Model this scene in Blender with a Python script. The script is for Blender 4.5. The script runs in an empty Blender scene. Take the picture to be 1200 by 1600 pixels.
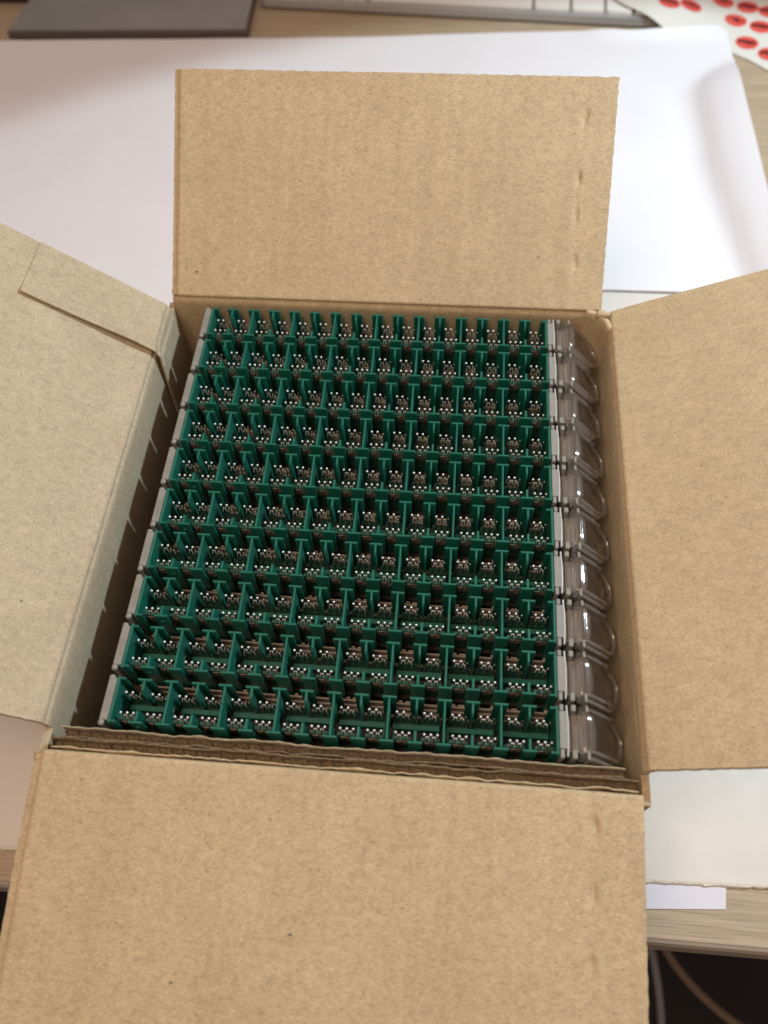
import bpy, bmesh, math, random
from mathutils import Vector, Matrix, noise

random.seed(7)
scene = bpy.context.scene
COL = scene.collection
MM = 0.001

# ---------------------------------------------------------------- camera
cam_d = bpy.data.cameras.new("camera")
cam = bpy.data.objects.new("camera", cam_d)
COL.objects.link(cam)
RIGHT = Vector((0.996444, 0.0796, -0.0277))
FWD = Vector((-0.0656, 0.5003, -0.8634)).normalized()
RIGHT = (RIGHT - FWD * RIGHT.dot(FWD)).normalized()
UP = RIGHT.cross(FWD).normalized()
M = Matrix((RIGHT, UP, -FWD)).transposed().to_4x4()
M.translation = Vector((23.286, -119.486, 196.517)) * MM
cam.matrix_world = M
cam_d.sensor_fit = 'AUTO'
cam_d.sensor_width = 36.0
cam_d.lens = 1245.685 / 1600 * 36.0
cam_d.clip_start = 0.005
cam_d.clip_end = 20
cam_d.dof.use_dof = True
cam_d.dof.focus_distance = 0.228
cam_d.dof.aperture_fstop = 11
scene.camera = cam

# ---------------------------------------------------------------- world and lamps
world = bpy.data.worlds.new("World")
scene.world = world
world.use_nodes = True
bg = world.node_tree.nodes["Background"]
bg.inputs[0].default_value = (0.36, 0.275, 0.238, 1)
bg.inputs[1].default_value = 1.0

def lamp(name, kind, loc, target, power, col):
    d = bpy.data.lights.new(name, kind)
    d.energy = power
    d.color = col
    o = bpy.data.objects.new(name, d)
    COL.objects.link(o)
    o.location = Vector(loc) * MM
    o.rotation_euler = (Vector(target) - Vector(loc)).to_track_quat('-Z', 'Y').to_euler()
    return d

key = lamp("desk_lamp_light", 'SPOT', (330, 185, 350), (210, 20, -62), 7.9, (0.80, 1.0, 1.12))
key.spot_size = math.radians(92)
key.spot_blend = 0.07
key.shadow_soft_size = 0.013
room = lamp("warm_lamp_light", 'AREA', (-110, -170, 570), (0, 20, 0), 1.6, (1.0, 0.77, 0.60))
room.shape = 'DISK'
room.size = 0.24

scene.view_settings.view_transform = 'Standard'
scene.view_settings.look = 'None'
scene.view_settings.exposure = 0
scene.view_settings.gamma = 1
scene.cycles.use_denoising = True
scene.cycles.max_bounces = 10
scene.cycles.transparent_max_bounces = 24
scene.cycles.sample_clamp_indirect = 4
scene.cycles.blur_glossy = 0.3

# ---------------------------------------------------------------- materials
def mat(name, base, rough=0.5, metal=0.0, spec=0.5):
    m = bpy.data.materials.new(name)
    m.use_nodes = True
    b = m.node_tree.nodes["Principled BSDF"]
    b.inputs["Base Color"].default_value = (*base, 1)
    b.inputs["Roughness"].default_value = rough
    b.inputs["Metallic"].default_value = metal
    b.inputs["Specular IOR Level"].default_value = spec
    return m, m.node_tree, b

def N(nt, t, **kw):
    n = nt.nodes.new(t)
    for k, v in kw.items():
        if hasattr(n, k):
            setattr(n, k, v)
        else:
            n.inputs[k].default_value = v
    return n

def coords(nt, scale, rot=(0, 0, 0)):
    tc = N(nt, 'ShaderNodeTexCoord')
    mp = N(nt, 'ShaderNodeMapping')
    mp.inputs['Scale'].default_value = scale
    mp.inputs['Rotation'].default_value = rot
    nt.links.new(tc.outputs['Object'], mp.inputs['Vector'])
    return mp.outputs['Vector']

def ramp(nt, src, stops):
    r = N(nt, 'ShaderNodeValToRGB')
    el = r.color_ramp.elements
    while len(el) < len(stops):
        el.new(0.5)
    for e, (p, c) in zip(el, stops):
        e.position = p
        e.color = (*c, 1) if len(c) == 3 else c
    nt.links.new(src, r.inputs[0])
    return r.outputs['Color']

def mix(nt, kind, fac, a, b):
    m = N(nt, 'ShaderNodeMix', data_type='RGBA', blend_type=kind)
    if isinstance(fac, float):
        m.inputs[0].default_value = fac
    else:
        nt.links.new(fac, m.inputs[0])
    for s, v in ((6, a), (7, b)):
        if isinstance(v, tuple):
            m.inputs[s].default_value = (*v, 1)
        else:
            nt.links.new(v, m.inputs[s])
    return m.outputs[2]

def bump(nt, b, height, strength, dist):
    n = N(nt, 'ShaderNodeBump')
    n.inputs['Strength'].default_value = strength
    n.inputs['Distance'].default_value = dist
    nt.links.new(height, n.inputs['Height'])
    nt.links.new(n.outputs[0], b.inputs['Normal'])

def noise_tex(nt, vec, scale, detail=3, rough=0.55):
    n = N(nt, 'ShaderNodeTexNoise')
    n.inputs['Scale'].default_value = scale
    n.inputs['Detail'].default_value = detail
    n.inputs['Roughness'].default_value = rough
    nt.links.new(vec, n.inputs['Vector'])
    return n.outputs['Fac']

def cardboard(name, tint=(1, 1, 1), flute_axis='x'):
    m, nt, b = mat(name, (0.5, 0.36, 0.2), 0.78, 0, 0.3)
    t = lambda c: tuple(a * k for a, k in zip(c, tint))
    v = coords(nt, (1, 1, 1))
    big = noise_tex(nt, v, 60, 5, 0.65)
    c0 = ramp(nt, big, [(0.25, t((0.495, 0.375, 0.222))), (0.75, t((0.565, 0.436, 0.266)))])
    f1 = noise_tex(nt, coords(nt, (1000, 3600, 3600), (0, 0, 0.45)), 1.0, 3, 0.7)
    f2 = noise_tex(nt, coords(nt, (1000, 3300, 3300), (0, 0, -0.55)), 1.0, 3, 0.7)
    fib = N(nt, 'ShaderNodeMath', operation='ADD')
    nt.links.new(f1, fib.inputs[0]); nt.links.new(f2, fib.inputs[1])
    half = N(nt, 'ShaderNodeMath', operation='MULTIPLY')
    half.inputs[1].default_value = 0.5
    nt.links.new(fib.outputs[0], half.inputs[0])
    fcol = ramp(nt, half.outputs[0], [(0.32, (0.62, 0.61, 0.60)), (0.5, (0.97, 0.97, 0.97)), (0.67, (1.24, 1.24, 1.22))])
    c1 = mix(nt, 'MULTIPLY', 1.0, c0, fcol)
    mid = noise_tex(nt, coords(nt, (420, 640, 640), (0, 0, 0.1)), 1.0, 4, 0.7)
    c1 = mix(nt, 'MULTIPLY', 1.0, c1, ramp(nt, mid, [(0.3, (0.86, 0.85, 0.84)), (0.5, (1, 1, 1)), (0.72, (1.1, 1.1, 1.09))]))
    flut = noise_tex(nt, coords(nt, (330, 9, 9) if flute_axis == 'x' else (9, 330, 330)), 1.0, 2, 0.5)
    c1 = mix(nt, 'MULTIPLY', 1.0, c1, ramp(nt, flut, [(0.3, (0.955, 0.95, 0.945)), (0.7, (1.03, 1.03, 1.03))]))
    # sparse dark and pale fibre specks
    for seed, scale, thr, col, stretch in ((3, 420, 0.95, (0.20, 0.15, 0.11), 2.6), (11, 620, 0.90, (0.78, 0.66, 0.48), 1.5), (23, 260, 0.92, (0.30, 0.19, 0.10), 3.0), (31, 210, 0.98, (0.09, 0.075, 0.07), 2.2)):
        vo = N(nt, 'ShaderNodeTexVoronoi')
        vo.inputs['Scale'].default_value = 1
        mp = coords(nt, (scale, scale * stretch, scale * stretch), (0, 0, seed))
        nt.links.new(mp, vo.inputs['Vector'])
        sep = N(nt, 'ShaderNodeSeparateColor')
        nt.links.new(vo.outputs['Color'], sep.inputs[0])
        gt = N(nt, 'ShaderNodeMath', operation='GREATER_THAN'); gt.inputs[1].default_value = thr
        nt.links.new(sep.outputs[0], gt.inputs[0])
        lt = N(nt, 'ShaderNodeMapRange'); lt.inputs[1].default_value = 0.16; lt.inputs[2].default_value = 0.09
        lt.inputs[3].default_value = 0; lt.inputs[4].default_value = 1
        nt.links.new(vo.outputs['Distance'], lt.inputs[0])
        mu = N(nt, 'ShaderNodeMath', operation='MULTIPLY')
        nt.links.new(gt.outputs[0], mu.inputs[0]); nt.links.new(lt.outputs[0], mu.inputs[1])
        c1 = mix(nt, 'MIX', mu.outputs[0], c1, col)
    nt.links.new(c1, b.inputs['Base Color'])
    w = N(nt, 'ShaderNodeTexWave')
    w.bands_direction = 'X' if flute_axis == 'x' else 'Y'
    w.inputs['Scale'].default_value = 1
    w.inputs['Distortion'].default_value = 0.6
    w.inputs['Detail'].default_value = 1
    nt.links.new(coords(nt, (95, 95, 95)), w.inputs['Vector'])
    s1 = N(nt, 'ShaderNodeMath', operation='MULTIPLY'); s1.inputs[1].default_value = 0.16
    nt.links.new(w.outputs['Fac'], s1.inputs[0])
    s2 = N(nt, 'ShaderNodeMath', operation='ADD')
    nt.links.new(s1.outputs[0], s2.inputs[0]); nt.links.new(half.outputs[0], s2.inputs[1])
    s3 = N(nt, 'ShaderNodeMath', operation='ADD')
    nt.links.new(s2.outputs[0], s3.inputs[0]); nt.links.new(big, s3.inputs[1])
    bump(nt, b, s3.outputs[0], 0.35, 0.00012)
    return m

CARD_X = cardboard("kraft_cardboard", (1, 1, 1), 'x')
CARD_Y = cardboard("kraft_cardboard_side", (1, 1, 1), 'y')
CARD_LEFT_LIT = cardboard("cool_lit_kraft_cardboard", (0.96, 1.02, 1.16), 'y')  # same board as the rest; cool lamp light put into the tint
CARD_EDGE, nt, b = mat("torn_cardboard_core", (0.36, 0.25, 0.13), 0.9)
CARD_GREY = cardboard("grey_brown_liner", (0.72, 0.78, 0.86), 'x')
v = coords(nt, (1, 1, 1))
nt.links.new(ramp(nt, noise_tex(nt, v, 900, 4, 0.7), [(0.3, (0.12, 0.08, 0.042)), (0.7, (0.27, 0.185, 0.105))]), b.inputs['Base Color'])
bump(nt, b, noise_tex(nt, v, 1500, 3), 0.9, 0.0002)

GREEN, nt, b = mat("green_plastic", (0.01, 0.17, 0.11), 0.38)
v = coords(nt, (1, 1, 1))
nt.links.new(ramp(nt, noise_tex(nt, v, 260, 3), [(0.3, (0.005, 0.112, 0.076)), (0.7, (0.009, 0.138, 0.094))]), b.inputs['Base Color'])
nt.links.new(ramp(nt, noise_tex(nt, v, 900, 3), [(0.3, (0.33, 0.33, 0.33)), (0.7, (0.46, 0.46, 0.46))]), b.inputs['Roughness'])
bump(nt, b, noise_tex(nt, v, 2500, 2), 0.15, 0.00005)
GREEN_DARK, nt, b = mat("dark_green_housing", (0.02, 0.12, 0.075), 0.5)
v = coords(nt, (1, 1, 1))
nt.links.new(ramp(nt, noise_tex(nt, v, 1200, 3), [(0.3, (0.008, 0.05, 0.032)), (0.7, (0.035, 0.10, 0.07))]), b.inputs['Base Color'])
METAL, nt, b = mat("tinned_metal", (0.95, 0.94, 0.92), 0.36, 0.6)
BRASS, nt, b = mat("tan_contact_plate", (0.4, 0.3, 0.2), 0.5, 0.5)
v = coords(nt, (1, 1, 1))
nt.links.new(ramp(nt, noise_tex(nt, v, 1800, 2), [(0.35, (0.05, 0.04, 0.03)), (0.65, (0.28, 0.22, 0.16))]), b.inputs['Base Color'])
BEIGE, nt, b = mat("beige_plastic", (0.42, 0.335, 0.25), 0.5)
DARKP, nt, b = mat("dark_brown_plastic", (0.03, 0.02, 0.016), 0.7)
GREY, nt, b = mat("warm_grey_plastic", (0.46, 0.44, 0.40), 0.45)
v = coords(nt, (1, 1, 1))
nt.links.new(ramp(nt, noise_tex(nt, v, 400, 4), [(0.3, (0.23, 0.222, 0.197)), (0.7, (0.285, 0.272, 0.242))]), b.inputs['Base Color'])
bump(nt, b, noise_tex(nt, v, 1800, 3), 0.2, 0.00005)
NUBG, nt, b = mat("dull_grey_plastic", (0.25, 0.24, 0.20), 0.4)
GROOVE, nt, b = mat("groove_grey", (0.20, 0.19, 0.17), 0.7)
WHITEP, nt, b = mat("pale_grey_plastic", (0.50, 0.50, 0.48), 0.25)
TANB, nt, b = mat("tan_backing", (0.23, 0.19, 0.135), 0.5)

def clear(name, tint, gloss_rough, rim, haze, glass=0.0):
    m = bpy.data.materials.new(name)
    m.use_nodes = True
    nt = m.node_tree
    nt.nodes.clear()
    out = N(nt, 'ShaderNodeOutputMaterial')
    tr = N(nt, 'ShaderNodeBsdfTransparent'); tr.inputs[0].default_value = (*tint, 1)
    gl = N(nt, 'ShaderNodeBsdfGlossy'); gl.inputs['Roughness'].default_value = gloss_rough
    gl.inputs['Color'].default_value = (1, 1, 1, 1)
    fr = N(nt, 'ShaderNodeFresnel'); fr.inputs[0].default_value = rim
    nz = noise_tex(nt, coords(nt, (1, 1, 1)), 260, 3)
    bp = N(nt, 'ShaderNodeBump'); bp.inputs['Strength'].default_value = 0.35; bp.inputs['Distance'].default_value = 0.0004
    nt.links.new(nz, bp.inputs['Height'])
    nt.links.new(bp.outputs[0], gl.inputs['Normal']); nt.links.new(bp.outputs[0], fr.inputs['Normal'])
    mx = N(nt, 'ShaderNodeMixShader')
    ge = N(nt, 'ShaderNodeNewGeometry')
    fm_ = N(nt, 'ShaderNodeMath', operation='SUBTRACT'); fm_.use_clamp = True
    nt.links.new(fr.outputs[0], fm_.inputs[0]); nt.links.new(ge.outputs['Backfacing'], fm_.inputs[1])
    nt.links.new(fm_.outputs[0], mx.inputs[0]); nt.links.new(tr.outputs[0], mx.inputs[1]); nt.links.new(gl.outputs[0], mx.inputs[2])
    df = N(nt, 'ShaderNodeBsdfDiffuse'); df.inputs[0].default_value = (0.8, 0.76, 0.74, 1)
    mh = N(nt, 'ShaderNodeMixShader'); mh.inputs[0].default_value = haze
    nt.links.new(mx.outputs[0], mh.inputs[1]); nt.links.new(df.outputs[0], mh.inputs[2])
    if glass > 0:
        g = N(nt, 'ShaderNodeBsdfGlass'); g.inputs['IOR'].default_value = 1.49; g.inputs['Roughness'].default_value = 0.04
        nt.links.new(bp.outputs[0], g.inputs['Normal'])
        m2 = N(nt, 'ShaderNodeMixShader'); m2.inputs[0].default_value = glass
        nt.links.new(mh.outputs[0], m2.inputs[1]); nt.links.new(g.outputs[0], m2.inputs[2])
        nt.links.new(m2.outputs[0], out.inputs[0])
    else:
        nt.links.new(mh.outputs[0], out.inputs[0])
    return m
CLEAR = clear("clear_plastic", (0.955, 0.945, 0.94), 0.09, 1.8, 0.012)
CLEAR_LENS = clear("clear_lens_plastic", (0.97, 0.965, 0.96), 0.14, 2.6, 0.03, 0.55)

CLEAR_BLOCK = clear("clear_cover_plastic", (0.95, 0.94, 0.935), 0.10, 1.9, 0.015, 0.4)
CLEAR_EDGE = clear("bright_line_clear_edge", (0.95, 0.94, 0.94), 0.12, 2.2, 0.09)  # extra diffuse share paints the bright edge lines onto the clear ribs
PAPER, nt, b = mat("white_paper", (0.80, 0.79, 0.81), 0.75)
v = coords(nt, (1, 1, 1))
nt.links.new(ramp(nt, noise_tex(nt, v, 30, 4), [(0.3, (0.79, 0.775, 0.795)), (0.7, (0.82, 0.81, 0.83))]), b.inputs['Base Color'])
GLOSSY, nt, b = mat("bluish_white_board", (0.66, 0.72, 0.72), 0.32)
v = coords(nt, (1, 1, 1))
nt.links.new(ramp(nt, noise_tex(nt, v, 60, 5), [(0.3, (0.72, 0.675, 0.61)), (0.7, (0.78, 0.73, 0.665))]), b.inputs['Base Color'])
bump(nt, b, noise_tex(nt, v, 200, 3), 0.1, 0.0005)
TORN, nt, b = mat("torn_paper_edge", (0.72, 0.66, 0.56), 0.9)
bump(nt, b, noise_tex(nt, coords(nt, (1, 1, 1)), 900, 3), 0.9, 0.0006)
LABELW, nt, b = mat("matt_white_label", (0.74, 0.73, 0.79), 0.8)

WOOD, nt, b = mat("oak_laminate", (0.42, 0.33, 0.24), 0.5)
g1 = noise_tex(nt, coords(nt, (7, 420, 420)), 1.0, 6, 0.65)
g2 = noise_tex(nt, coords(nt, (40, 1500, 1500)), 1.0, 4, 0.6)
c = ramp(nt, g1, [(0.28, (0.40, 0.30, 0.195)), (0.5, (0.47, 0.36, 0.24)), (0.75, (0.55, 0.43, 0.295))])
c = mix(nt, 'MULTIPLY', 0.8, c, ramp(nt, g2, [(0.32, (0.6, 0.58, 0.56)), (0.55, (1, 1, 1))]))
nt.links.new(c, b.inputs['Base Color'])
bump(nt, b, g2, 0.35, 0.0002)
EDGEB, nt, b = mat("desk_edge_band", (0.36, 0.30, 0.235), 0.55)
FLOOR, nt, b = mat("dark_floor", (0.012, 0.009, 0.009), 0.8)
nt.links.new(ramp(nt, noise_tex(nt, coords(nt, (1, 1, 1)), 12, 4), [(0.3, (0.008, 0.006, 0.007)), (0.7, (0.018, 0.013, 0.013))]), b.inputs['Base Color'])
ALU, nt, b = mat("silver_aluminium", (0.50, 0.50, 0.50), 0.4, 0.5)
KEYW, nt, b = mat("white_key_plastic", (0.86, 0.84, 0.79), 0.45)
KEYGAP, nt, b = mat("dark_key_well", (0.30, 0.29, 0.26), 0.6)
PADG, nt, b = mat("grey_tablet_shell", (0.235, 0.235, 0.235), 0.45)
nt.links.new(ramp(nt, noise_tex(nt, coords(nt, (1, 1, 1)), 25, 4), [(0.3, (0.22, 0.23, 0.235)), (0.7, (0.28, 0.285, 0.285))]), b.inputs['Base Color'])
PADE, nt, b = mat("brown_grey_edge", (0.13, 0.105, 0.095), 0.5)
BLACKP, nt, b = mat("black_plastic", (0.025, 0.022, 0.022), 0.45)
STICKW, nt, b = mat("sticker_backing_paper", (0.72, 0.70, 0.63), 0.6)
RED, nt, b = mat("red_sticker_paper", (0.74, 0.075, 0.055), 0.55)
nt.links.new(ramp(nt, noise_tex(nt, coords(nt, (1, 1, 1)), 300, 3), [(0.3, (0.68, 0.06, 0.045)), (0.7, (0.80, 0.10, 0.075))]), b.inputs['Base Color'])
INK, nt, b = mat("dark_print_ink", (0.03, 0.006, 0.01), 0.6)
CABW, nt, b = mat("grey_white_cable", (0.20, 0.19, 0.185), 0.5)
CABB, nt, b = mat("beige_brown_cable", (0.15, 0.105, 0.06), 0.5)

# ---------------------------------------------------------------- mesh helpers (all sizes in mm)
OFF = {}

def thing(name, label, cat, loc, group=None):
    o = bpy.data.objects.new(name, None)
    o.empty_display_size = 0.01
    COL.objects.link(o)
    o.location = Vector(loc) * MM
    o['label'] = label
    o['category'] = cat
    if group:
        o['group'] = group
    OFF[o.name] = Vector(loc)
    return o

class MB:
    def __init__(self):
        self.v = []; self.f = []; self.sm = []
    def add(self, vs, fs, smooth=False):
        k = len(self.v)
        self.v += [Vector(p) for p in vs]
        self.f += [tuple(i + k for i in f) for f in fs]
        self.sm += [smooth] * len(fs)
        return self
    def box(self, x0, x1, y0, y1, z0, z1, bv=0.0):
        if x0 > x1: x0, x1 = x1, x0
        if y0 > y1: y0, y1 = y1, y0
        if z0 > z1: z0, z1 = z1, z0
        c = ((x0 + x1) / 2, (y0 + y1) / 2, (z0 + z1) / 2)
        h = ((x1 - x0) / 2, (y1 - y0) / 2, (z1 - z0) / 2)
        if bv <= 0:
            vs = [(c[0] + sx * h[0], c[1] + sy * h[1], c[2] + sz * h[2]) for sx in (-1, 1) for sy in (-1, 1) for sz in (-1, 1)]
            return self.add(vs, [(0, 1, 3, 2), (4, 6, 7, 5), (0, 4, 5, 1), (2, 3, 7, 6), (0, 2, 6, 4), (1, 5, 7, 3)])
        bv = min(bv, min(h) * 0.9)
        ix, vs = {}, []
        for sx in (-1, 1):
            for sy in (-1, 1):
                for sz in (-1, 1):
                    s = (sx, sy, sz)
                    for a in range(3):
                        p = [c[i] + s[i] * (h[i] - (0 if i == a else bv)) for i in range(3)]
                        ix[(s, a)] = len(vs); vs.append(p)
        fs = []
        for a in range(3):
            b_, d = (a + 1) % 3, (a + 2) % 3
            for sa in (-1, 1):
                q = []
                for sb, sd in ((-1, -1), (1, -1), (1, 1), (-1, 1)):
                    s = [0, 0, 0]; s[a] = sa; s[b_] = sb; s[d] = sd
                    q.append(ix[(tuple(s), a)])
                fs.append(tuple(q if sa > 0 else q[::-1]))
        for a in range(3):
            b_, d = (a + 1) % 3, (a + 2) % 3
            for sb in (-1, 1):
                for sd in (-1, 1):
                    q = []
                    for sa in (-1, 1):
                        s = [0, 0, 0]; s[a] = sa; s[b_] = sb; s[d] = sd
                        q.append((tuple(s)))
                    f = (ix[(q[0], b_)], ix[(q[1], b_)], ix[(q[1], d)], ix[(q[0], d)])
                    fs.append(f if sb * sd > 0 else f[::-1])
        for sx in (-1, 1):
            for sy in (-1, 1):
                for sz in (-1, 1):
                    s = (sx, sy, sz)
                    f = (ix[(s, 0)], ix[(s, 1)], ix[(s, 2)])
                    fs.append(f if sx * sy * sz > 0 else f[::-1])
        return self.add(vs, fs)
    def prism(self, poly, fn, t0, t1, smooth=False):
        """poly: list of (a,b); fn(a,b,t) -> point"""
        n = len(poly)
        vs = [fn(a, b_, t0) for a, b_ in poly] + [fn(a, b_, t1) for a, b_ in poly]
        fs = [tuple(range(n))[::-1], tuple(range(n, 2 * n))] + [(i, (i + 1) % n, n + (i + 1) % n, n + i) for i in range(n)]
        return self.add(vs, fs, smooth)
    def grid(self, P, smooth=True, close=False):
        nu, nv = len(P), len(P[0])
        vs = [p for r in P for p in r]
        fs = []
        for i in range(nu - 1):
            for j in range(nv - 1 + (1 if close else 0)):
                j2 = (j + 1) % nv
                fs.append((i * nv + j, (i + 1) * nv + j, (i + 1) * nv + j2, i * nv + j2))
        return self.add(vs, fs, smooth)
    def tube(self, pts, r, seg=10, caps=True):
        pts = [Vector(p) for p in pts]
        rings = []
        for i, p in enumerate(pts):
            d = (pts[min(i + 1, len(pts) - 1)] - pts[max(i - 1, 0)]).normalized()
            a = d.cross(Vector((0, 0, 1)))
            if a.length < 1e-3:
                a = d.cross(Vector((1, 0, 0)))
            a.normalize()
            b_ = d.cross(a)
            rr = r[i] if isinstance(r, (list, tuple)) else r
            rings.append([p + (a * math.cos(t) + b_ * math.sin(t)) * rr for t in [2 * math.pi * k / seg for k in range(seg)]])
        k = len(self.v)
        self.grid(rings, True, True)
        if caps:
            self.f += [tuple(k + i for i in range(seg)), tuple(k + (len(pts) - 1) * seg + i for i in range(seg))[::-1]]
            self.sm += [False, False]
        return self
    def mesh(self, name, m, off):
        me = bpy.data.meshes.new(name)
        me.from_pydata([tuple((p - off) * MM) for p in self.v], [], self.f)
        me.polygons.foreach_set('use_smooth', self.sm)
        for mm_ in (m if isinstance(m, list) else [m]):
            me.materials.append(mm_)
        bm = bmesh.new(); bm.from_mesh(me)
        bmesh.ops.recalc_face_normals(bm, faces=bm.faces)
        bm.to_mesh(me); bm.free()
        return me
    def build(self, name, m, parent=None, root=None, **props):
        root = root or parent
        off = OFF.get(root.name, Vector((0, 0, 0))) if root else Vector((0, 0, 0))
        o = bpy.data.objects.new(name, self.mesh(name, m, off))
        COL.objects.link(o)
        if parent:
            o.parent = parent
        for k, v_ in props.items():
            o[k] = v_
        return o

def nz(x, y, z=0.0, s=1.0):
    return noise.noise(Vector((x * s, y * s, z)))

ZD = -62.0          # desk surface

# ================================================================= setting
MB().box(-1600, 1600, -104.4, 900, ZD - 24, ZD, 0.0).build('desk_top', WOOD, kind='structure', label='light oak laminate desk top under the papers and box')
eb = MB()
prof = [(-104.45, ZD - 0.2), (-105.4, ZD - 0.6), (-106.1, ZD - 1.8), (-106.2, ZD - 4), (-106.2, ZD - 22), (-105.4, ZD - 23.8), (-104.45, ZD - 24)]
eb.prism(prof, lambda a, b_, t: (t, a, b_), -1600, 1600)
eb.build('desk_edge', EDGEB, kind='structure', label='beige rounded front edge band of the desk')
MB().box(-3000, 3000, -3000, 3000, -790, -770).build('floor', FLOOR, kind='structure', label='dark floor below the desk')

# ================================================================= sheets on the desk
def ragged(p0, p1, n, amp, seed):
    out = []
    p0 = Vector((*p0, 0)); p1 = Vector((*p1, 0))
    d = (p1 - p0); L = d.length; nn = Vector((-d.y, d.x, 0)) / L
    for i in range(n):
        t = i / n
        k = amp * (nz(t * L * 0.35, seed) + 0.6 * nz(t * L * 1.1, seed + 5))
        q = p0 + d * t + nn * (k if i else 0)
        out.append((q.x, q.y))
    return out

board = thing('board_sheet', 'glossy bluish white board lying under the open cardboard box with a torn front edge', 'board', (0, 20, ZD))
poly = ragged((-185, -98.2), (165, -87.6), 260, 0.7, 2) + [(165, -87.6), (165, 172), (-185, 172)]
MB().prism(poly, lambda a, b_, t: (a, b_, t), ZD + 0.004, ZD + 1.1).build('board_surface', GLOSSY, board)
tb = MB()
rows = []
for i in range(360):
    x = -185 + 350 * i / 359
    y = -98.2 + (x + 185) * (10.6 / 350)
    w = 0.3 + 0.3 * nz(x * 0.22, 3.3)
    j = 0.55 * nz(x * 0.5, 9) + 0.3 * nz(x * 1.7, 4)
    rows.append([(x, y + w + 0.35, ZD + 1.115), (x, y + w * 0.5, ZD + 1.17 + 0.03 * nz(x * 2, 1)), (x, y - 0.1 + j * 0.5, ZD + 1.0), (x, y - 0.45 + j, ZD + 0.35), (x, y - 0.25 + j, ZD + 0.02)])
tb.grid(rows, True)
tb.build('torn_edge', TORN, board)

# big white paper, right side raised so its slope stands in for a shadow band
def sstep(t):
    t = max(0.0, min(1.0, t))
    return t * t * (3 - 2 * t)
def sh(x, y):        # height of the sticker sheet over the desk
    return 0.7 + 8.3 * sstep((182 - x) / 52) * sstep((y - 338) / 22)
def lift(x, y):
    x0 = 137 + max(0.0, (y - 285)) ** 2 * 0.016 + max(0, 230 - y) * 0.10
    if y > 330: x0 += (y - 330) * 3
    t = x - x0
    k = sstep((345 - y) / 70)
    h = 0.0 if t <= 0 else (0.5 * t * t / 14 if t < 14 else 7 + (t - 14) * (0.62 - 0.006 * (t - 14)))
    h = 0.95 * h * k + 0.35 * (1 + nz(x * 0.012, y * 0.012, 4)) + 0.25 * nz(x * 0.03, y * 0.03, 9)
    return max(h, (sh(x, y) - 0.5) * sstep((x - 86) / 26))
def top_edge(x):
    if x < -44:
        return 340.5 + (x + 44) * 0.045
    return 340.5 + (x + 44) * 0.0785 - 6.0 * sstep((x - 84) / 34) * sstep((180 - x) / 44)
P = []
nx_, ny_ = 110, 70
for i in range(nx_ + 1):
    x = -330 + (170.7 + 330) * (i / nx_)
    if i > 60:
        pass
    col = []
    for j in range(ny_ + 1):
        y1 = top_edge(x)
        if x > 165.7:
            y1 -= 5 - math.sqrt(max(0, 25 - (x - 165.7) ** 2))
        yb_ = 148 - max(0, 92 - x) * 0.17 if x < 92 else 148
        y = yb_ + (y1 - yb_) * j / ny_
        col.append((x - (0.5 * max(0, lift(x, y) - 1.5) if y < 345 and x > 132 else 0), y, ZD + 1.9 + lift(x, y)))
    P.append(col)
pm = MB(); pm.grid(P, True)
po = pm.build('paper_sheet', PAPER, label='large white paper sheet behind the box with its right side raised to stand in for a shadow band', category='paper')
sd = po.modifiers.new('thickness', 'SOLIDIFY'); sd.thickness = 0.00025; sd.offset = -1
es = po.modifiers.new('sharp_rim', 'EDGE_SPLIT'); es.split_angle = math.radians(40)

MB().prism([(60, -99.2), (112.4, -95.4), (113.3, -89), (113.6, -84), (60, -84)], lambda a, b_, t: (a, b_, t), ZD + 0.004, ZD + 0.32).build(
    'label_strip', LABELW, label='small blank white label strip sticking out under the torn board edge', category='label')
# the board rests on the strip by a hair: lift nothing, it is 0.3 mm thin

# ================================================================= things at the back of the desk
kb = thing('keyboard', 'silver slim keyboard with white keys at the back of the desk', 'keyboard', (17, 380, ZD))
A = Vector((-99.5, 373.6, 0)); B = Vector((138.5, 356.8, 0))
ex = (B - A).normalized(); ey = Vector((-ex.y, ex.x, 0))
def kp(a, b_, z):
    q = A + ex * a + ey * b_
    return (q.x, q.y, ZD + z)
L = (B - A).length
def rrect(x0, x1, y0, y1, r, n=4):
    out = []
    for cx, cy, a0 in ((x1 - r, y1 - r, 0), (x0 + r, y1 - r, 90), (x0 + r, y0 + r, 180), (x1 - r, y0 + r, 270)):
        for k in range(n + 1):
            a = math.radians(a0 + 90 * k / n)
            out.append((cx + r * math.cos(a), cy + r * math.sin(a)))
    return out
kbm = MB()
kbm.prism(rrect(0, L, 0, 112, 5), lambda a, b_, t: kp(a, b_, t), 1.6, 5.6)
kbm.build('case', ALU, kb)
kbm = MB()
kbm.prism(rrect(2.0, L - 2.0, 2.6, 110, 3), lambda a, b_, t: kp(a, b_, t), 5.604, 5.75)
kbm.build('key_well', KEYGAP, kb)
fm = MB()
for a in (20, L - 20):
    fm.prism(rrect(a - 6, a + 6, 10, 16, 2.5), lambda a_, b_, t: kp(a_, b_, t), 0.0, 1.6)
fm.build('foot', BLACKP, kb)
edges = [3.4, 19.5, 36.0, 49.0, 66.2, 162.3, 183.6, 203.0, 219.0, L - 3.4]
for k in range(len(edges) - 1):
    m_ = MB(); m_.prism(rrect(edges[k] + 0.9, edges[k + 1] - 0.9, 3.6, 20.5, 1.6), lambda a, b_, t: kp(a, b_, t), 5.75, 7.4)
    m_.build('key', KEYW, kb)
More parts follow.
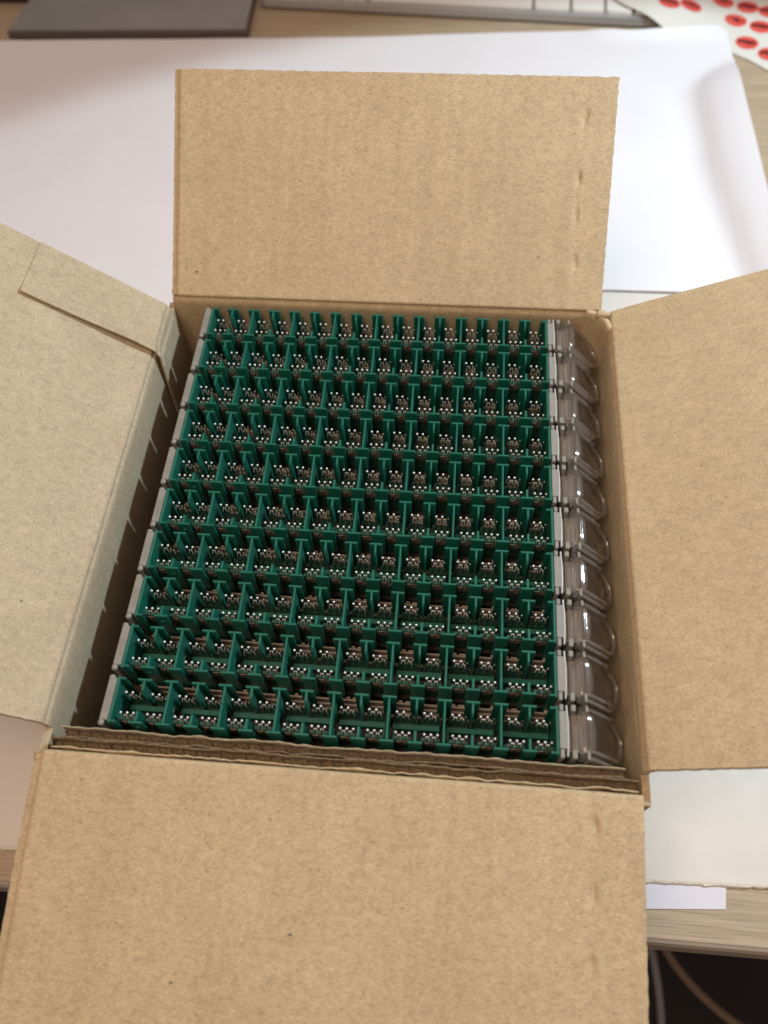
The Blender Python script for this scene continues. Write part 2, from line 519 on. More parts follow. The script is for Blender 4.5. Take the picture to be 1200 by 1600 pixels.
for r_ in range(4):
    x = 3.4; y0 = 22.4 + 18.4 * r_
    stag = (8, 4, 0, 10)[r_]
    while x < L - 8:
        w = 18.6 + (stag if x < 4 else 0)
        x2 = min(x + w, L - 3.4)
        if L - 3.4 - x2 < 7: x2 = L - 3.4
        m_ = MB(); m_.prism(rrect(x + 0.9, x2 - 0.9, y0, y0 + 16.4, 1.6, 2), lambda a, b_, t: kp(a, b_, t), 5.75, 7.4)
        m_.build('key', KEYW, kb)
        x = x2

pad = thing('grey_slab', 'flat grey slab with a darker front edge at the back left behind the white paper', 'slab', (-170, 370, ZD))
pad['kind'] = 'thing'
pp = [(-241.5, 336.5), (-100.3, 341.6), (-106.5, 470), (-230, 470)]
MB().prism(pp, lambda a, b_, t: (a, b_, t), ZD + 0.5, ZD + 4.6).build('slab_body', PADE, pad)
pq = [(-240.6, 337.6), (-101.2, 342.6), (-107.3, 469), (-229.4, 469)]
MB().prism(pq, lambda a, b_, t: (a, b_, t), ZD + 4.604, ZD + 5.4).build('top_shell', PADG, pad)
dk = thing('dark_case', 'black rounded case just showing in the far left corner of the desk', 'case', (-268, 398, ZD))
MB().prism(rrect(-320, -232, 376, 440, 9), lambda a, b_, t: (a, b_, t), ZD, ZD + 9).build('case_body', BLACKP, dk)
MB().prism(rrect(-318, -234, 378, 438, 8), lambda a, b_, t: (a, b_, t), ZD + 9, ZD + 11).build('case_lid', BLACKP, dk)

# sticker sheet, draped over the end of the keyboard
st = thing('sticker_sheet', 'white sheet of round red stickers draped over the right end of the keyboard', 'sticker sheet', (190, 370, ZD))
edge = [(107, 374.5), (114, 366), (121.8, 359.5), (128, 355), (134.8, 350), (146, 344.5), (158, 339.5), (170.5, 335.6), (179.8, 328.4), (188.5, 319), (198, 308), (214, 291), (240, 268)]
P = []
for i in range(len(edge) - 1):
    for k in range(6):
        t = k / 6
        x = edge[i][0] * (1 - t) + edge[i + 1][0] * t
        y = edge[i][1] * (1 - t) + edge[i + 1][1] * t
        P.append([(x, y + d, ZD + sh(x, y + d)) for d in [u * u * 4.2 for u in range(0, 8)]])
sm_ = MB(); sm_.grid(P, True)
so = sm_.build('backing_sheet', STICKW, st)
sd = so.modifiers.new('thickness', 'SOLIDIFY'); sd.thickness = 0.0002; sd.offset = -1
es = so.modifiers.new('sharp_rim', 'EDGE_SPLIT'); es.split_angle = math.radians(40)
spots = [(152.5, 381.5), (139.5, 384.5), (173.5, 386.5), (187, 381.0), (178.2, 366.8), (191.3, 360.6), (181.3, 344.4), (191.8, 333.6), (198.5, 376.5),
         (205, 353), (203, 325), (211, 368), (216, 346), (160, 397), (184, 399)]
for i, (sx, sy) in enumerate(spots):
    sy -= 1.8 * (sh(sx, sy - 8) - 0.7)
    m_ = MB(); n = 28; R_ = 6.25
    ring = [(sx + R_ * math.cos(2 * math.pi * k / n), sy + R_ * math.sin(2 * math.pi * k / n)) for k in range(n)]
    z0 = lambda x, y, d: ZD + sh(x, y) + d
    m_.add([(x, y, z0(x, y, 0.05)) for x, y in ring] + [(x, y, z0(x, y, 0.22)) for x, y in ring] + [(sx, sy, z0(sx, sy, 0.22))],
           [(k, (k + 1) % n, n + (k + 1) % n, n + k) for k in range(n)] + [(n + k, n + (k + 1) % n, 2 * n) for k in range(n)])
    so = m_.build('sticker', RED, st)
    # the dark handwritten style mark, running slightly downhill
    pts = []
    for k in range(34):
        t = k / 33
        a = -4.6 + 9.2 * t
        b_ = 2.2 - 2.6 * t + 1.5 * math.sin(t * 23 + 0.6) * (0.5 + 0.6 * math.sin(t * 3.1))
        pts.append((sx + a + 0.5 * math.cos(t * 23), sy + b_))
    im = MB(); P = []
    for k in range(34):
        q0 = Vector((*pts[max(k - 1, 0)], 0)); q1 = Vector((*pts[min(k + 1, 33)], 0))
        d = (q1 - q0).normalized(); nn = Vector((-d.y, d.x, 0)) * (0.85 + 0.25 * math.sin(k * 1.7))
        c = Vector((*pts[k], 0))
        P.append([((c + nn * s).x, (c + nn * s).y, z0(c.x, c.y, 0.27)) for s in (-1, 1)])
    im.grid(P, False)
    im.build('printed_mark', INK, so, root=st)

# cables below the desk edge
def bez(p, n=30):
    p = [Vector(q) for q in p]
    out = []
    for i in range(n + 1):
        t = i / n
        out.append(p[0] * (1 - t) ** 3 + p[1] * 3 * t * (1 - t) ** 2 + p[2] * 3 * t * t * (1 - t) + p[3] * t ** 3)
    return out
c1 = MB(); c1.tube(bez([(130, -60, -250), (152, -98, -290), (160, -116, -310), (160, -160, -330)]), 2.1)
c1.build('cable', CABW, label='thin grey white cable hanging in the dark below the desk edge', category='cable', group='cables below the desk')
c2 = MB(); c2.tube(bez([(135, -70, -240), (152, -104, -292), (180, -128, -300), (250, -150, -310)]), 2.3)
c2.build('cable', CABB, label='beige brown cable running to the right in the dark below the desk', category='cable', group='cables below the desk')

# ================================================================= cardboard box
XL, XR, YB, YF = -70.0, 75.4, 72.2, -78.3
ZR = 3.0
box = thing('cardboard_box', 'brown cardboard box standing open with its four flaps folded out', 'box', (0, 0, ZD + 1.1))
ZB = ZD + 1.1 + 2.0
MB().box(XL - 2, XR + 2, YF - 2, YB + 2, ZD + 1.1, ZB - 0.004).build('bottom', CARD_X, box)

def strip_sheet(name, m, prof, wa, wb, pos, nw, thick, disp=None, rag=0.12, seed=0, label=None, wprof=None):
    """prof: (out, up) points along the sheet; pos(w, out, up) -> point."""
    L_ = [0.0]
    for a, b_ in zip(prof, prof[1:]):
        L_.append(L_[-1] + math.hypot(b_[0] - a[0], b_[1] - a[1]))
    nrm = []
    for i in range(len(prof)):
        a = prof[max(i - 1, 0)]; b_ = prof[min(i + 1, len(prof) - 1)]
        d = (b_[0] - a[0], b_[1] - a[1]); l = math.hypot(*d)
        nrm.append((-d[1] / l, d[0] / l))       # points to the inner / upper face
    T, Bt = [], []
    for i, (o_, u_) in enumerate(prof):
        rt, rb = [], []
        a, b_ = (wa, wb) if wprof is None else wprof(L_[i])
        for k in range(nw + 1):
            t = k / nw
            w = a + (b_ - a) * t
            e = 0.0
            if k == 0: e = rag * (nz(L_[i] * 0.5, seed, 1) + 0.7 * nz(L_[i] * 2.1, seed, 2))
            if k == nw: e = rag * (nz(L_[i] * 0.5, seed, 3) + 0.7 * nz(L_[i] * 2.1, seed, 4))
            q = 0.0
            if i == len(prof) - 1: q = rag * (nz(w * 0.4, seed, 5) + 0.6 * nz(w * 1.9, seed, 6))
            dd = disp(w, L_[i]) if disp else 0.0
            n_ = nrm[i]
            dx = prof[i][0] - prof[i - 1][0] if i else 0; dz = prof[i][1] - prof[i - 1][1] if i else 0
            l = math.hypot(dx, dz) or 1
            oo = o_ + n_[0] * dd + dx / l * q; uu = u_ + n_[1] * dd + dz / l * q
            rt.append(pos(w + e, oo, uu))
            th_ = max(0.6, thick + min(0, dd) * 0.6)
            rb.append(pos(w + e * 1.3, oo - n_[0] * th_, uu - n_[1] * th_))
        T.append(rt); Bt.append(rb)
    mb = MB(); mb.grid(T, True); mb.grid(Bt, True)
    for Pa, Pb in ((T[0], Bt[0]), (T[-1], Bt[-1])):
        mb.grid([Pa, Pb], False)
    mb.grid([[r[0] for r in T], [r[0] for r in Bt]], False)
    mb.grid([[r[-1] for r in T], [r[-1] for r in Bt]], False)
    o = mb.build(name, m, box)
    if label: o['label'] = label
    return o

def flap_prof(angle, length, step, groove=0.35, start=0.6):
    a = math.radians(angle); ca, sa = math.cos(a), math.sin(a)
    p = [(0.0, -2.0), (0.0, -0.6), (0.05, start), (0.18 + groove * 0.3, start + 0.9), (0.35 + groove, start + 1.3), (0.5 + groove * 0.5, start + 1.75)]
    n = int(length / step)
    bx, bz = 0.75, start + 2.1
    for i in range(n + 1):
        s = length * i / n
        p.append((bx + s * ca, bz + s * sa))
    return p

def warp(seed, amp=0.3):
    return lambda w, s: amp * nz(w * 0.03, s * 0.03, seed) * min(1, s / 12) + 0.05 * nz(w * 0.25, s * 0.25, seed + 3)

def dents(rows, w0, seed, left_edge):
    base = warp(seed, 0.3)
    def f(w, s):
        d = base(w, s)
        k = 0.10 + sum((0.65 + 0.5 * abs(nz(r, seed, 2.5)) * 1.6) * math.exp(-((s - r) / (2.4 + 0.9 * nz(r, seed, 7))) ** 2) for r in rows)
        wob = w0 + 0.5 * math.sin(s * 0.11)
        side = (w - wob)
        if side <= 0:
            d -= 0.85 * k * math.exp(-(side / 1.2) ** 2)
        elif side < 0.53:
            d -= 0.9 * max(0.0, k - 0.3)
        d -= 0.10 * max(0.0, min(1.0, side / 4))
        e = left_edge - w
        if e > 0 and s > 3:
            d -= 0.35 * min(1, e / 0.4) + 0.24 * e
        return d
    return f

# back flap and wall
back_pos = lambda w, o, u: (w, YB + o, u)
front_pos = lambda w, o, u: (w, YF - o, u)
left_pos = lambda w, o, u: (XL - o, w, u)
right_pos = lambda w, o, u: (XR + o, w, u)
strip_sheet('flap', CARD_X, flap_prof(37.5, 72.2, 0.8, 0.9), -70.0, 73.2, back_pos, 280, 2.0, dents([65, 46.8, 35, 21], 63.6, 1, -67.9), 0.26, 1,
            'back flap leaning away with dents along its right side')
strip_sheet('flap', CARD_X, flap_prof(-13, 71.5, 0.8, 0.2), -71.0, 74.6, front_pos, 280, 2.0, dents([12.3, 27.1, 41.2, 56], 63.2, 2, -68.4), 0.22, 2,
            'front flap folded out towards the viewer with dents along its right side')
strip_sheet('flap', CARD_LEFT_LIT, flap_prof(37, 72, 0.9, 0.55, 0.9), -72.6, 68.0, left_pos, 150, 1.8, warp(5, 0.45), 0.14, 3, 'left flap tinted cooler for the lamp light on it, with a glued joint tab at its back end')
strip_sheet('flap', CARD_Y, flap_prof(25.5, 72, 0.9, 0.3, 0.9), -73.2, 72.6, right_pos, 150, 1.8, warp(6, 0.5), 0.14, 4, 'right flap rising away from the box')

def wall(pos, w0, w1, bulge, seed, m, nw=60):
    prof = [(0.0, ZB + i * (-2.0 - ZB) / 24) for i in range(25)]
    return strip_sheet('wall', m, prof, w0, w1, pos, nw, 2.0, bulge, 0.0, seed)
wall(back_pos, XL - 2, XR - 6.0, lambda w, s: 0.15 * nz(w * 0.05, s * 0.05, 8), 8, CARD_X)
wall(front_pos, XL - 2, XR + 2, None, 9, CARD_X)
wall(left_pos, YF + 0.004, YB - 0.004, lambda w, s: 0.12 * nz(w * 0.05, s * 0.05, 12), 10, CARD_LEFT_LIT)
wall(right_pos, YF + 0.004, YB - 7.0, lambda w, s: 0.25 * nz(w * 0.06, s * 0.05, 14) , 11, CARD_Y)
# rounded back right corner
cm = MB(); P = []
for j in range(30):
    z = ZB + (3.2 - ZB) * j / 29
    ring = []
    for k in range(13):
        a = math.radians(90 - 90 * k / 12)
        rx = 7.0; cx, cy = XR - rx, YB - rx
        ring.append((cx + rx * math.cos(a), cy + rx * math.sin(a), z + 0.25 * nz(k * 0.6, j * 0.4)))
    P.append(ring)
cm.grid(P, True)
co = cm.build('corner', CARD_X, box)
sd = co.modifiers.new('thickness', 'SOLIDIFY'); sd.thickness = 0.0016; sd.offset = 0
# small crumpled curl at the top of that corner
cu = MB(); P = []
for j in range(9):
    t = j / 8
    ring = []
    for k in range(10):
        a = 2 * math.pi * k / 10 * 0.82
        r = 1.5 * (1 - 0.45 * t) * (1 + 0.2 * nz(k, j, 3))
        ring.append((XR - 3.4 + 3.8 * t + 0.5 * r * math.cos(a), YB - 0.8 - 1.0 * t + r * math.cos(a), 3.0 + r * math.sin(a) + 0.6 * t))
    P.append(ring)
cu.grid(P, True)
cuo = cu.build('corner_curl', CARD_X, box)
sd = cuo.modifiers.new('thickness', 'SOLIDIFY'); sd.thickness = 0.0005

# joint tab glued on the left wall and flap
def tab_prof():
    p = [(0.0, -30 + i * 2.0) for i in range(15)]
    f = flap_prof(37, 41.5, 0.9, 0.55, 0.9)
    return p + f
def tab_w(s):
    return (46.4 - max(0, 31 - s) * 0.05, 67.9)
strip_sheet('joint_tab', CARD_LEFT_LIT, [(o - 0.35, u + 0.45) for o, u in tab_prof()], 46.4, 67.9, left_pos, 40, 0.36,
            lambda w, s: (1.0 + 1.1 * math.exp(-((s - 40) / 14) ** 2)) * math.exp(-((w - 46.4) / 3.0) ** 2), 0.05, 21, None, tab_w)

# loose torn cardboard pieces standing between the strips and the front wall
def liner(y0, y1, x0, x1, ztop, seed, label, faces):
    t = thing('torn_cardboard', label, 'cardboard piece', ((x0 + x1) / 2, (y0 + y1) / 2, ZB), 'torn cardboard pieces along the front wall')
    n = 260
    for yy, th_, zt, m in ((y1, -0.35, ztop + 0.8, faces[0]), (y0, 0.35, ztop, faces[1])):
        mb = MB(); rows = []
        for i in range(n + 1):
            x = x0 + (x1 - x0) * i / n
            h = zt + (1.05 if m is CARD_GREY else 0.55) * nz(x * 0.11, seed + yy) + 0.40 * nz(x * 0.5, seed - yy) + 0.22 * nz(x * 2.1, seed)
            wv = 0.5 * nz(x * 0.08, seed + 2 + yy) + 0.2 * nz(x * 0.4, seed + yy)
            rows.append([(x, yy + wv * 0.3, ZB), (x, yy + wv, -6), (x, yy + wv + 0.3 * nz(x * 0.13, seed), h - 0.6), (x, yy + wv + 0.45 * nz(x * 0.3, seed), h),
                         (x, yy + wv + 0.45 * nz(x * 0.3, seed) + th_, h - 0.05), (x, yy + wv + th_, h - 0.8), (x, yy + wv + th_, -6), (x, yy + wv * 0.3 + th_, ZB)])
        mb.grid(rows, True)
        mb.build('liner_sheet', m, t)
    mb = MB(); rows = []
    for i in range(n * 2 + 1):
        x = x0 + (x1 - x0) * i / (n * 2)
        zt = ztop - 1.8 + 0.5 * nz(x * 0.8, seed + 7) + 0.2 * nz(x * 3, seed)
        ya, yb = y0 + 0.4, y1 - 0.4
        yc = (ya + yb) / 2 + (yb - ya) * 0.42 * math.sin(x * 2 * math.pi / 3.1)
        rows.append([(x, yc - 0.16, ZB), (x, yc - 0.16, zt), (x, yc + 0.16, zt), (x, yc + 0.16, ZB)])
    mb.grid(rows, True)
    mb.build('fluted_core', CARD_EDGE, t)
    # crushed rim that closes most of the flutes
    mb = MB(); rows = []
    for i in range(n + 1):
        x = x0 + (x1 - x0) * i / n
        z = ztop - 2.1 + 0.55 * nz(x * 0.45, seed + 4) + 0.35 * nz(x * 1.9, seed + 1)
        rows.append([(x, y0 + 0.3, z + 0.2), (x, (y0 + y1) / 2 - 0.3, z - 0.5), (x, (y0 + y1) / 2 + 0.5, z - 0.65 + 0.3 * nz(x * 0.7, 5)), (x, y1 - 0.3, z + 0.1)])
    mb.grid(rows, True)
    mb.build('crushed_rim', CARD_EDGE, t)
liner(-74.7, -72.4, -67.2, 71.6, -1.1, 3.1, 'torn grey brown cardboard piece with a wavy top edge beside the nearest green strip', (CARD_GREY, CARD_EDGE))
liner(-77.7, -75.2, -68.2, 74.3, 0.0, 8.7, 'torn brown cardboard piece with crushed flutes standing against the front wall', (CARD_EDGE, CARD_X))

# ================================================================= the ten terminal strips
C_, Q, PITCH = 7.0, 5.5, 14.388
NAMES = ['green contact strip at the very back, half shaded by the back wall of the box',
         'green contact strip lying next to the shaded one at the back wall',
         'third green contact strip counted from the back wall of the box',
         'fourth green contact strip counted from the back wall of the box',
         'green contact strip just behind the middle of the box, fifth from the back wall',
         'green contact strip just past the middle of the box, fifth from the torn cardboard',
         'fourth green contact strip counted from the torn cardboard in front',
         'third green contact strip counted from the torn cardboard in front',
         'green contact strip lying next to the nearest one, second from the torn cardboard',
         'nearest green contact strip, right against the torn cardboard in front']
GROUP = 'green contact strips packed in the box'
y0_ = 4.5 * PITCH
root = thing('contact_strip', NAMES[0], 'contact strip', (0, y0_, ZB), GROUP)
OFF[root.name] = Vector((0, 0, ZB))           # build strip parts around y = 0

def part(mb, name, m, xs, parent=root):
    """one mesh, one object per x in xs, all sharing the mesh"""
    me = mb.mesh(name, m, Vector((0, 0, ZB)) if parent is root else Vector((0, 0, ZB)))
    out = []
    for x in xs:
        o = bpy.data.objects.new(name, me)
        COL.objects.link(o); o.parent = parent
        o.location = (x * MM, 0, 0)
        out.append(o)
    return out

FL = 1.8    # half width of the flange
BV = 0.12
# base frame and ledges
mb = MB()
mb.box(-55.2, 55.2, -4.6, 4.5, ZB, -14.6)
part(mb, 'strip_body', DARKP, [0])
mb = MB()
mb.box(-54.6, 54.8, 6.55, 7.15, -18, -14.2, 0.1)
mb.box(-54.6, 54.8, 7.45, 8.0, -18, -12.6, 0.1)
mb.box(-54.6, 54.8, 7.15, 7.45, -18, -15.4)
mb.box(-54.6, 54.8, 4.4, 6.55, -20, -17)
for k in range(8):
    x = -56 + 14 * k
    mb.box(x + 2.0, x + 3.0, 7.98, 8.45, -18, -12.2, 0.08)
    mb.box(x + 3.7, x + 5.4, 7.98, 8.4, -18, -12.4, 0.08)
    mb.box(x + 12.3, x + 13.2, 7.4, 8.45, -18, -12.0, 0.08)
part(mb, 'base_frame', BEIGE, [0])
# full dividers
def flange(mb, yc, zb=-14.5):
    mb.box(-FL, FL, yc - 0.3, yc + 0.3, zb, 0, BV)
mb = MB()
flange(mb, Q); flange(mb, -Q)
mb.box(-0.28, 0.28, -Q + 0.28, Q - 0.28, -5.0, -0.05, 0.1)
mb.box(-0.30, 0.30, 1.3, Q - 0.28, -12.5, -4.9, 0.05)
mb.box(-0.30, 0.30, -Q + 0.28, -1.8, -12.5, -4.9, 0.05)
part(mb, 'divider', GREEN, [(u - 8) * C_ for u in range(2, 16, 2)])
# half dividers, back and front
mb = MB()
flange(mb, Q)
up = [(Q - 0.28, -0.05), (2.7, -0.05), (2.05, -0.9), (1.75, -2.4), (1.6, -11.0), (Q - 0.28, -11.0)]
mb.prism(up, lambda a, b_, t: (t, a, b_), -0.27, 0.27)
part(mb, 'half_divider', GREEN, [(u - 8) * C_ for u in range(1, 16, 2)])
mb = MB()
flange(mb, -Q)
lo = [(-Q + 0.28, -0.05), (-2.75, -0.05), (-2.45, -0.5), (-2.3, -1.6), (-2.3, -9.5), (-Q + 0.28, -9.5)]
mb.prism(lo, lambda a, b_, t: (t, a, b_), -0.29, 0.29)
half_front = part(mb, 'half_divider', GREEN, [(u - 8) * C_ for u in range(1, 16, 2)])
mb = MB()   # round pip on the first half divider
P = []
for j in range(5):
    a = math.radians(90 * j / 4)
    P.append([(0.62 * math.cos(a) * math.cos(2 * math.pi * k / 12), -Q - 0.3 - 0.35 * math.sin(a), -3.4 + 0.62 * math.cos(a) * math.sin(2 * math.pi * k / 12)) for k in range(12)])
mb.grid(P, True, True)
part(mb, 'pip', GREEN, [0], half_front[0])
# end plates with half flanges
for sx in (-1, 1):
    mb = MB()
    mb.box(sx * 55.35, sx * 56.0, -6.05, 6.05, -16, 0.05, 0.12)
    for yc in (Q, -Q):
        mb.box(sx * 54.0, sx * 55.4, yc - 0.3, yc + 0.3, -14.5, 0, BV)
    if sx < 0:
        mb.box(-55.4, -54.4, -4.6, -2.2, -12, -4.5, 0.1)
    part(mb, 'end_plate', GREEN, [0])
# crossbars with their two legs
mb = MB()
mb.box(-6.1, 6.1, 0.35, 1.8, -12.4, -10.6, 0.12)
for s in (-1, 1):
    mb.box(s * 5.35, s * 6.0, -2.2, 0.6, -12.4, -11.5, 0.1)
    mb.box(s * 5.35, s * 6.0, -2.6, -2.15, -14.5, -11.7, 0.1)
part(mb, 'crossbar', GREEN, [(u - 8) * C_ for u in range(1, 16, 2)])
# contact blocks of each cell: back row and front row
XS = [(u + 0.5 - 8) * C_ for u in range(16)]
mb = MB()
for k in range(3):
    x = -2.3 + 1.66 * k
    mb.prism([(2.35, -11.9), (2.35, -11.0), (2.55, -10.7), (3.75, -9.6), (3.95, -9.8), (3.95, -11.9)], lambda a, b_, t: (t, a, b_), x, x + 1.5)
    mb.prism([(2.75, -10.35), (2.75, -10.1), (3.45, -9.45), (3.45, -9.7)], lambda a, b_, t: (t, a, b_), x + 0.35, x + 1.15)
mb.box(-2.5, 2.85, 2.2, 4.3, -14.0, -11.95)
for k in range(3):
    mb.box(-1.5 + 1.72 * k - 0.13, -1.5 + 1.72 * k + 0.13, 2.42, 2.68, -11, -2.9)
part(mb, 'contact_block', GREEN_DARK, XS)
mb = MB()
for k in range(3):
    x = -2.05 + 1.64 * k
    mb.box(x, x + 1.46, -4.3, -3.3, -7.8, -3.3, 0.1)
    mb.box(x + 0.12, x + 1.34, -4.40, -4.25, -6.4, -4.4, 0.05)
mb.box(-2.15, 2.8, -3.9, -2.6, -13.0, -7.5)
for k in range(3):
    mb.box(-1.25 + 1.66 * k - 0.13, -1.25 + 1.66 * k + 0.13, -3.08, -2.82, -8, -1.9)
part(mb, 'contact_block', GREEN_DARK, XS)
mb = MB()
mb.box(-1.25, 1.95, -4.62, -4.36, -6.2, -3.7, 0.06)
for k in range(2):
    mb.box(-1.1 + 1.7 * k, -0.2 + 1.7 * k, -4.74, -4.62, -5.4, -4.4, 0.05)
    mb.box(-1.0 + 1.7 * k, -0.3 + 1.7 * k, -4.74, -4.62, -6.1, -5.6, 0.05)
part(mb, 'contact_plate', BRASS, XS)

def pins(y, ztip, x0, pitch, third, zfoot):
    mb = MB()
    for k in range(3):
        x = x0 + pitch * k
        zt = ztip - (third if k == 2 else 0)
        r = 0.36 if not (k == 2 and third > 0) else 0.26
        seg = 8
        prof = [(0.15, zt), (0.75, zt - 0.08), (1.0, zt - 0.30), (0.85, zt - 0.62), (0.40, zt - 0.9)]
        P = [[(x + r * a * math.cos(2 * math.pi * j / seg), y + r * a * math.sin(2 * math.pi * j / seg), z) for j in range(seg)] for a, z in prof]
        i0 = len(mb.v)
        mb.grid(P, True, True)
        mb.f.append(tuple(i0 + j for j in range(seg))); mb.sm.append(True)
        # forked blade in front of the pin
        for s in (-1, 1):
            if k == 0 and s < 0 or k == 2 and s > 0: continue
            bx = x + s * 0.50
            mb.prism([(bx - 0.15 + s * 0.10, zt - 1.50), (bx + 0.17 + s * 0.10, zt - 1.40), (bx + 0.10 - s * 0.28, zt - 3.2), (bx - 0.10 - s * 0.28, zt - 3.2)],
                     lambda a, b_, t: (a, t + (b_ - zt) * 0.16, b_), y - 0.2, y + 0.1)
            if False: mb.add([(bx - 0.17, y - 0.15, zt - 1.65), (bx + 0.17, y - 0.15, zt - 1.65), (bx + 0.17, y + 0.2, zt - 1.5), (bx - 0.17, y + 0.2, zt - 1.5)], [(0, 1, 2, 3)])
    return mb
part(pins(2.55, -2.2, -1.5, 1.72, 0.9, -10.8), 'contact_pins', METAL, XS)
part(pins(-2.95, -1.1, -1.25, 1.66, 0.0, -7.6), 'contact_pins', METAL, XS)

# left end cap with two rounded nubs
mb = MB()
mb.box(-58.45, -56.05, -5.3, 5.6, -18, -0.3, 0.25)
cap = part(mb, 'end_cap', GREY, [0])[0]
for y0, y1 in ((5.5, 6.6), (-6.6, -5.2)):
    mb = MB()
    cy = [y0, y0 + 0.15, y1 - 0.5, y1 - 0.15, y1] if y0 > 0 else [y0, y0 + 0.15, y0 + 0.5, y1 - 0.15, y1]
    rr = [0.75, 0.82, 0.82, 0.65, 0.3] if y0 > 0 else [0.3, 0.65, 0.82, 0.82, 0.75]
    mb.tube([(-57.9, y, -1.2) for y in cy], rr, 12)
    mb.box(-58.6, -57.2, min(y0, y1) + 0.25, max(y0, y1) - 0.25, -15, -1.2)
    part(mb, 'nub', GREY, [0], cap)
def line(mb, pts, w, z):
    for a, b_ in zip(pts, pts[1:]):
        a = Vector((*a, 0)); b_ = Vector((*b_, 0)); d = (b_ - a).normalized(); n_ = Vector((-d.y, d.x, 0)) * w / 2
        mb.add([(*(a + n_).xy, z), (*(a - n_).xy, z), (*(b_ - n_).xy, z), (*(b_ + n_).xy, z)], [(0, 1, 2, 3)])
mb = MB(); line(mb, [(-56.5, 1.6), (-57.0, -3.0), (-57.6, 0.6), (-57.6, 2.4)], 0.10, -0.29)
part(mb, 'groove', GROOVE, [0], cap)

# right end block: pale housing, nubs, clear window, lens, clear hanging cover
mb = MB()
mb.box(56.15, 58.2, -4.4, 4.9, -18, -0.1, 0.15)
blk = part(mb, 'end_block', GREY, [0])[0]
mb = MB(); mb.box(56.2, 63.2, -5.0, 5.4, ZB, -18.2)
part(mb, 'strip_foot', DARKP, [0])
mb = MB(); P = []
for j in range(25):
    y = -6.2 + 12.5 * j / 24
    c = 58.15 + 0.22 * math.exp(-((y - 0.2) / 4.5) ** 4) - 0.1
    P.append([(c + 0.26 * math.cos(a), y, -0.35 + 0.40 * math.sin(a)) for a in [2 * math.pi * k / 10 for k in range(10)]])
mb.grid(P, True, True)
part(mb, 'rounded_strip', WHITEP, [0], blk)
mb = MB(); line(mb, [(56.6, 3.6), (56.62, 1.0)], 0.09, -0.09); line(mb, [(56.55, 0.6), (57.2, -2.9)], 0.10, -0.09); line(mb, [(57.55, 4.5), (57.6, -4.0)], 0.06, -0.09)
part(mb, 'groove', GROOVE, [0], blk)
for (xa, xb, m) in ((56.25, 57.35, GREY), (59.15, 60.4, NUBG), (62.7, 63.5, NUBG)):
    for ya, yb in ((4.95, 6.65), (-6.65, -4.45)):
        mb = MB()
        mb.box(xa, xb, ya, yb, -12, -0.1, 0.22)
        part(mb, 'nub', m, [0], blk)
mb = MB(); mb.box(58.9, 63.4, -4.4, 4.9, -18, -3.4, 0.1)
part(mb, 'backing', TANB, [0], blk)
mb = MB(); mb.box(59.15, 61.3, -4.3, 4.8, -2.4, -0.5, 0.15)
part(mb, 'clear_window', CLEAR, [0])
# lens: long clear bead, swelling towards the middle
mb = MB(); P = []
for j in range(29):
    y = -5.0 + 10.2 * j / 28
    e = max(0.0, 1 - (abs(y - 0.1) / 5.3) ** 5.0)
    wv = 1.0 + 1.35 * e
    h = 0.9 + 0.5 * e
    ring = []
    for k in range(17):
        a = math.pi * k / 16
        fl = 1 + 0.11 * math.cos(k * math.pi / 1.5)
        ring.append((61.25 + wv * 0.62 - wv * 0.85 * math.cos(a) * fl + 0.35, y, -1.6 + h * math.sin(a) * fl))
    ring += [(ring[-1][0] - 0.1, y, -3.0), (ring[0][0] + 0.1, y, -3.0)]
    P.append(ring)
mb.grid(P, True, True)
n_ = len(P[0]); k0 = 0
mb.f += [tuple(range(n_)), tuple(len(mb.v) - n_ + i for i in range(n_))[::-1]]; mb.sm += [False, False]
part(mb, 'lens', CLEAR_LENS, [0])
mb = MB()
for ya, yb in ((5.2, 6.5), (-6.5, -5.0)):
    mb.box(61.1, 62.5, ya, yb, -3, -0.4, 0.3)
part(mb, 'clear_nub', CLEAR_LENS, [0])
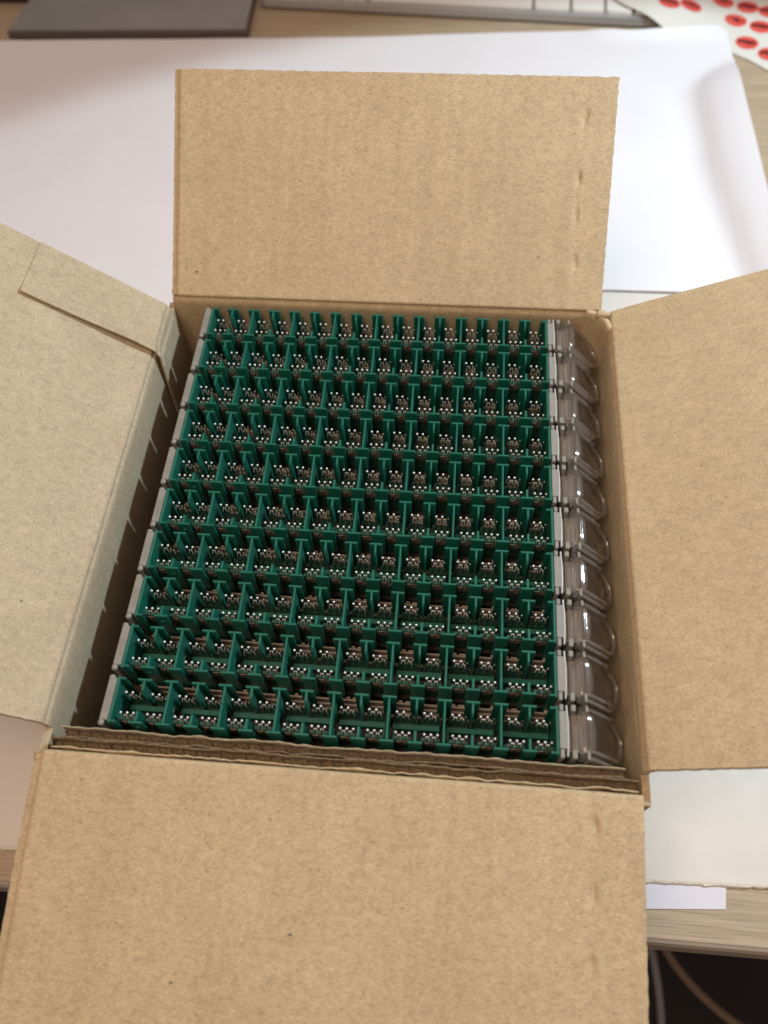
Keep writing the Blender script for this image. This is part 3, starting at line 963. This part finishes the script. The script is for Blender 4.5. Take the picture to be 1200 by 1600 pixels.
# hanging cover
a55 = math.radians(47)
cs, sn = math.cos(a55), math.sin(a55)
def cov(s, w, t):
    return (63.6 + s * 1.1 * cs + t * sn, w, -1.6 - s * 1.1 * sn + t * cs)
outl = [(0, -6.3), (9.2, -6.3), (9.6, -4.9)]
for k in range(1, 12):
    a = math.radians(-75 + 150 * k / 12)
    outl.append((8.6 + 4.9 * math.cos(a), 0.0 + 5.0 * math.sin(a)))
outl += [(9.6, 4.9), (9.2, 6.3), (0, 6.3)]
mb = MB()
mb.prism(outl, cov, -1.7, 0.0)
cv = part(mb, 'label_cover', CLEAR_BLOCK, [0])[0]
mb = MB()
for w in (-6.3, -4.5, 5.7):
    mb.prism([(0, w), (9.3 if abs(w) > 5 else 9.9, w), (9.3 if abs(w) > 5 else 9.9, w + 0.6), (0, w + 0.6)], cov, 0.004, 0.75)
part(mb, 'cover_rib', CLEAR_EDGE, [0], cv)
mb = MB(); P = []
for k in range(25):
    a = math.radians(-82 + 164 * k / 24)
    c = (8.7 + 4.5 * math.cos(a), 4.75 * math.sin(a))
    ring = []
    for j in range(8):
        b_ = 2 * math.pi * j / 8
        rr = 0.65
        ring.append(cov(c[0] + rr * math.cos(b_) * math.cos(a), c[1] + rr * math.cos(b_) * math.sin(a), 0.35 + rr * math.sin(b_)))
    P.append(ring)
mb.grid(P, True, True)
part(mb, 'cover_rim', CLEAR_LENS, [0], cv)

OFF[root.name] = Vector((0, y0_, ZB))
rnd = random.Random(4)
jit = [(0, 0), (0.1, 0), (-0.15, 0), (0.1, 0), (0.0, 0), (0.2, 0), (-0.1, 0), (0.1, 0), (-0.05, 0), (0.05, 0)]
src_children = list(root.children)
for r in range(1, 10):
    t = root.copy(); COL.objects.link(t)
    t.location = Vector((jit[r][0], y0_ - PITCH * r, ZB)) * MM
    t['label'] = NAMES[r]
    t.rotation_euler = (math.radians(rnd.uniform(-0.25, 0.25)), 0, math.radians(rnd.uniform(-0.12, 0.12)))
    for ch in src_children:
        c = ch.copy(); COL.objects.link(c); c.parent = t
        if c.name.startswith('contact_pins'):
            c.location.x += rnd.uniform(-0.12, 0.12) * MM; c.location.y += rnd.uniform(-0.1, 0.1) * MM; c.location.z += rnd.uniform(-0.2, 0.15) * MM
            c.rotation_euler = (0, 0, 0)
        for g in ch.children:
            d = g.copy(); COL.objects.link(d); d.parent = c
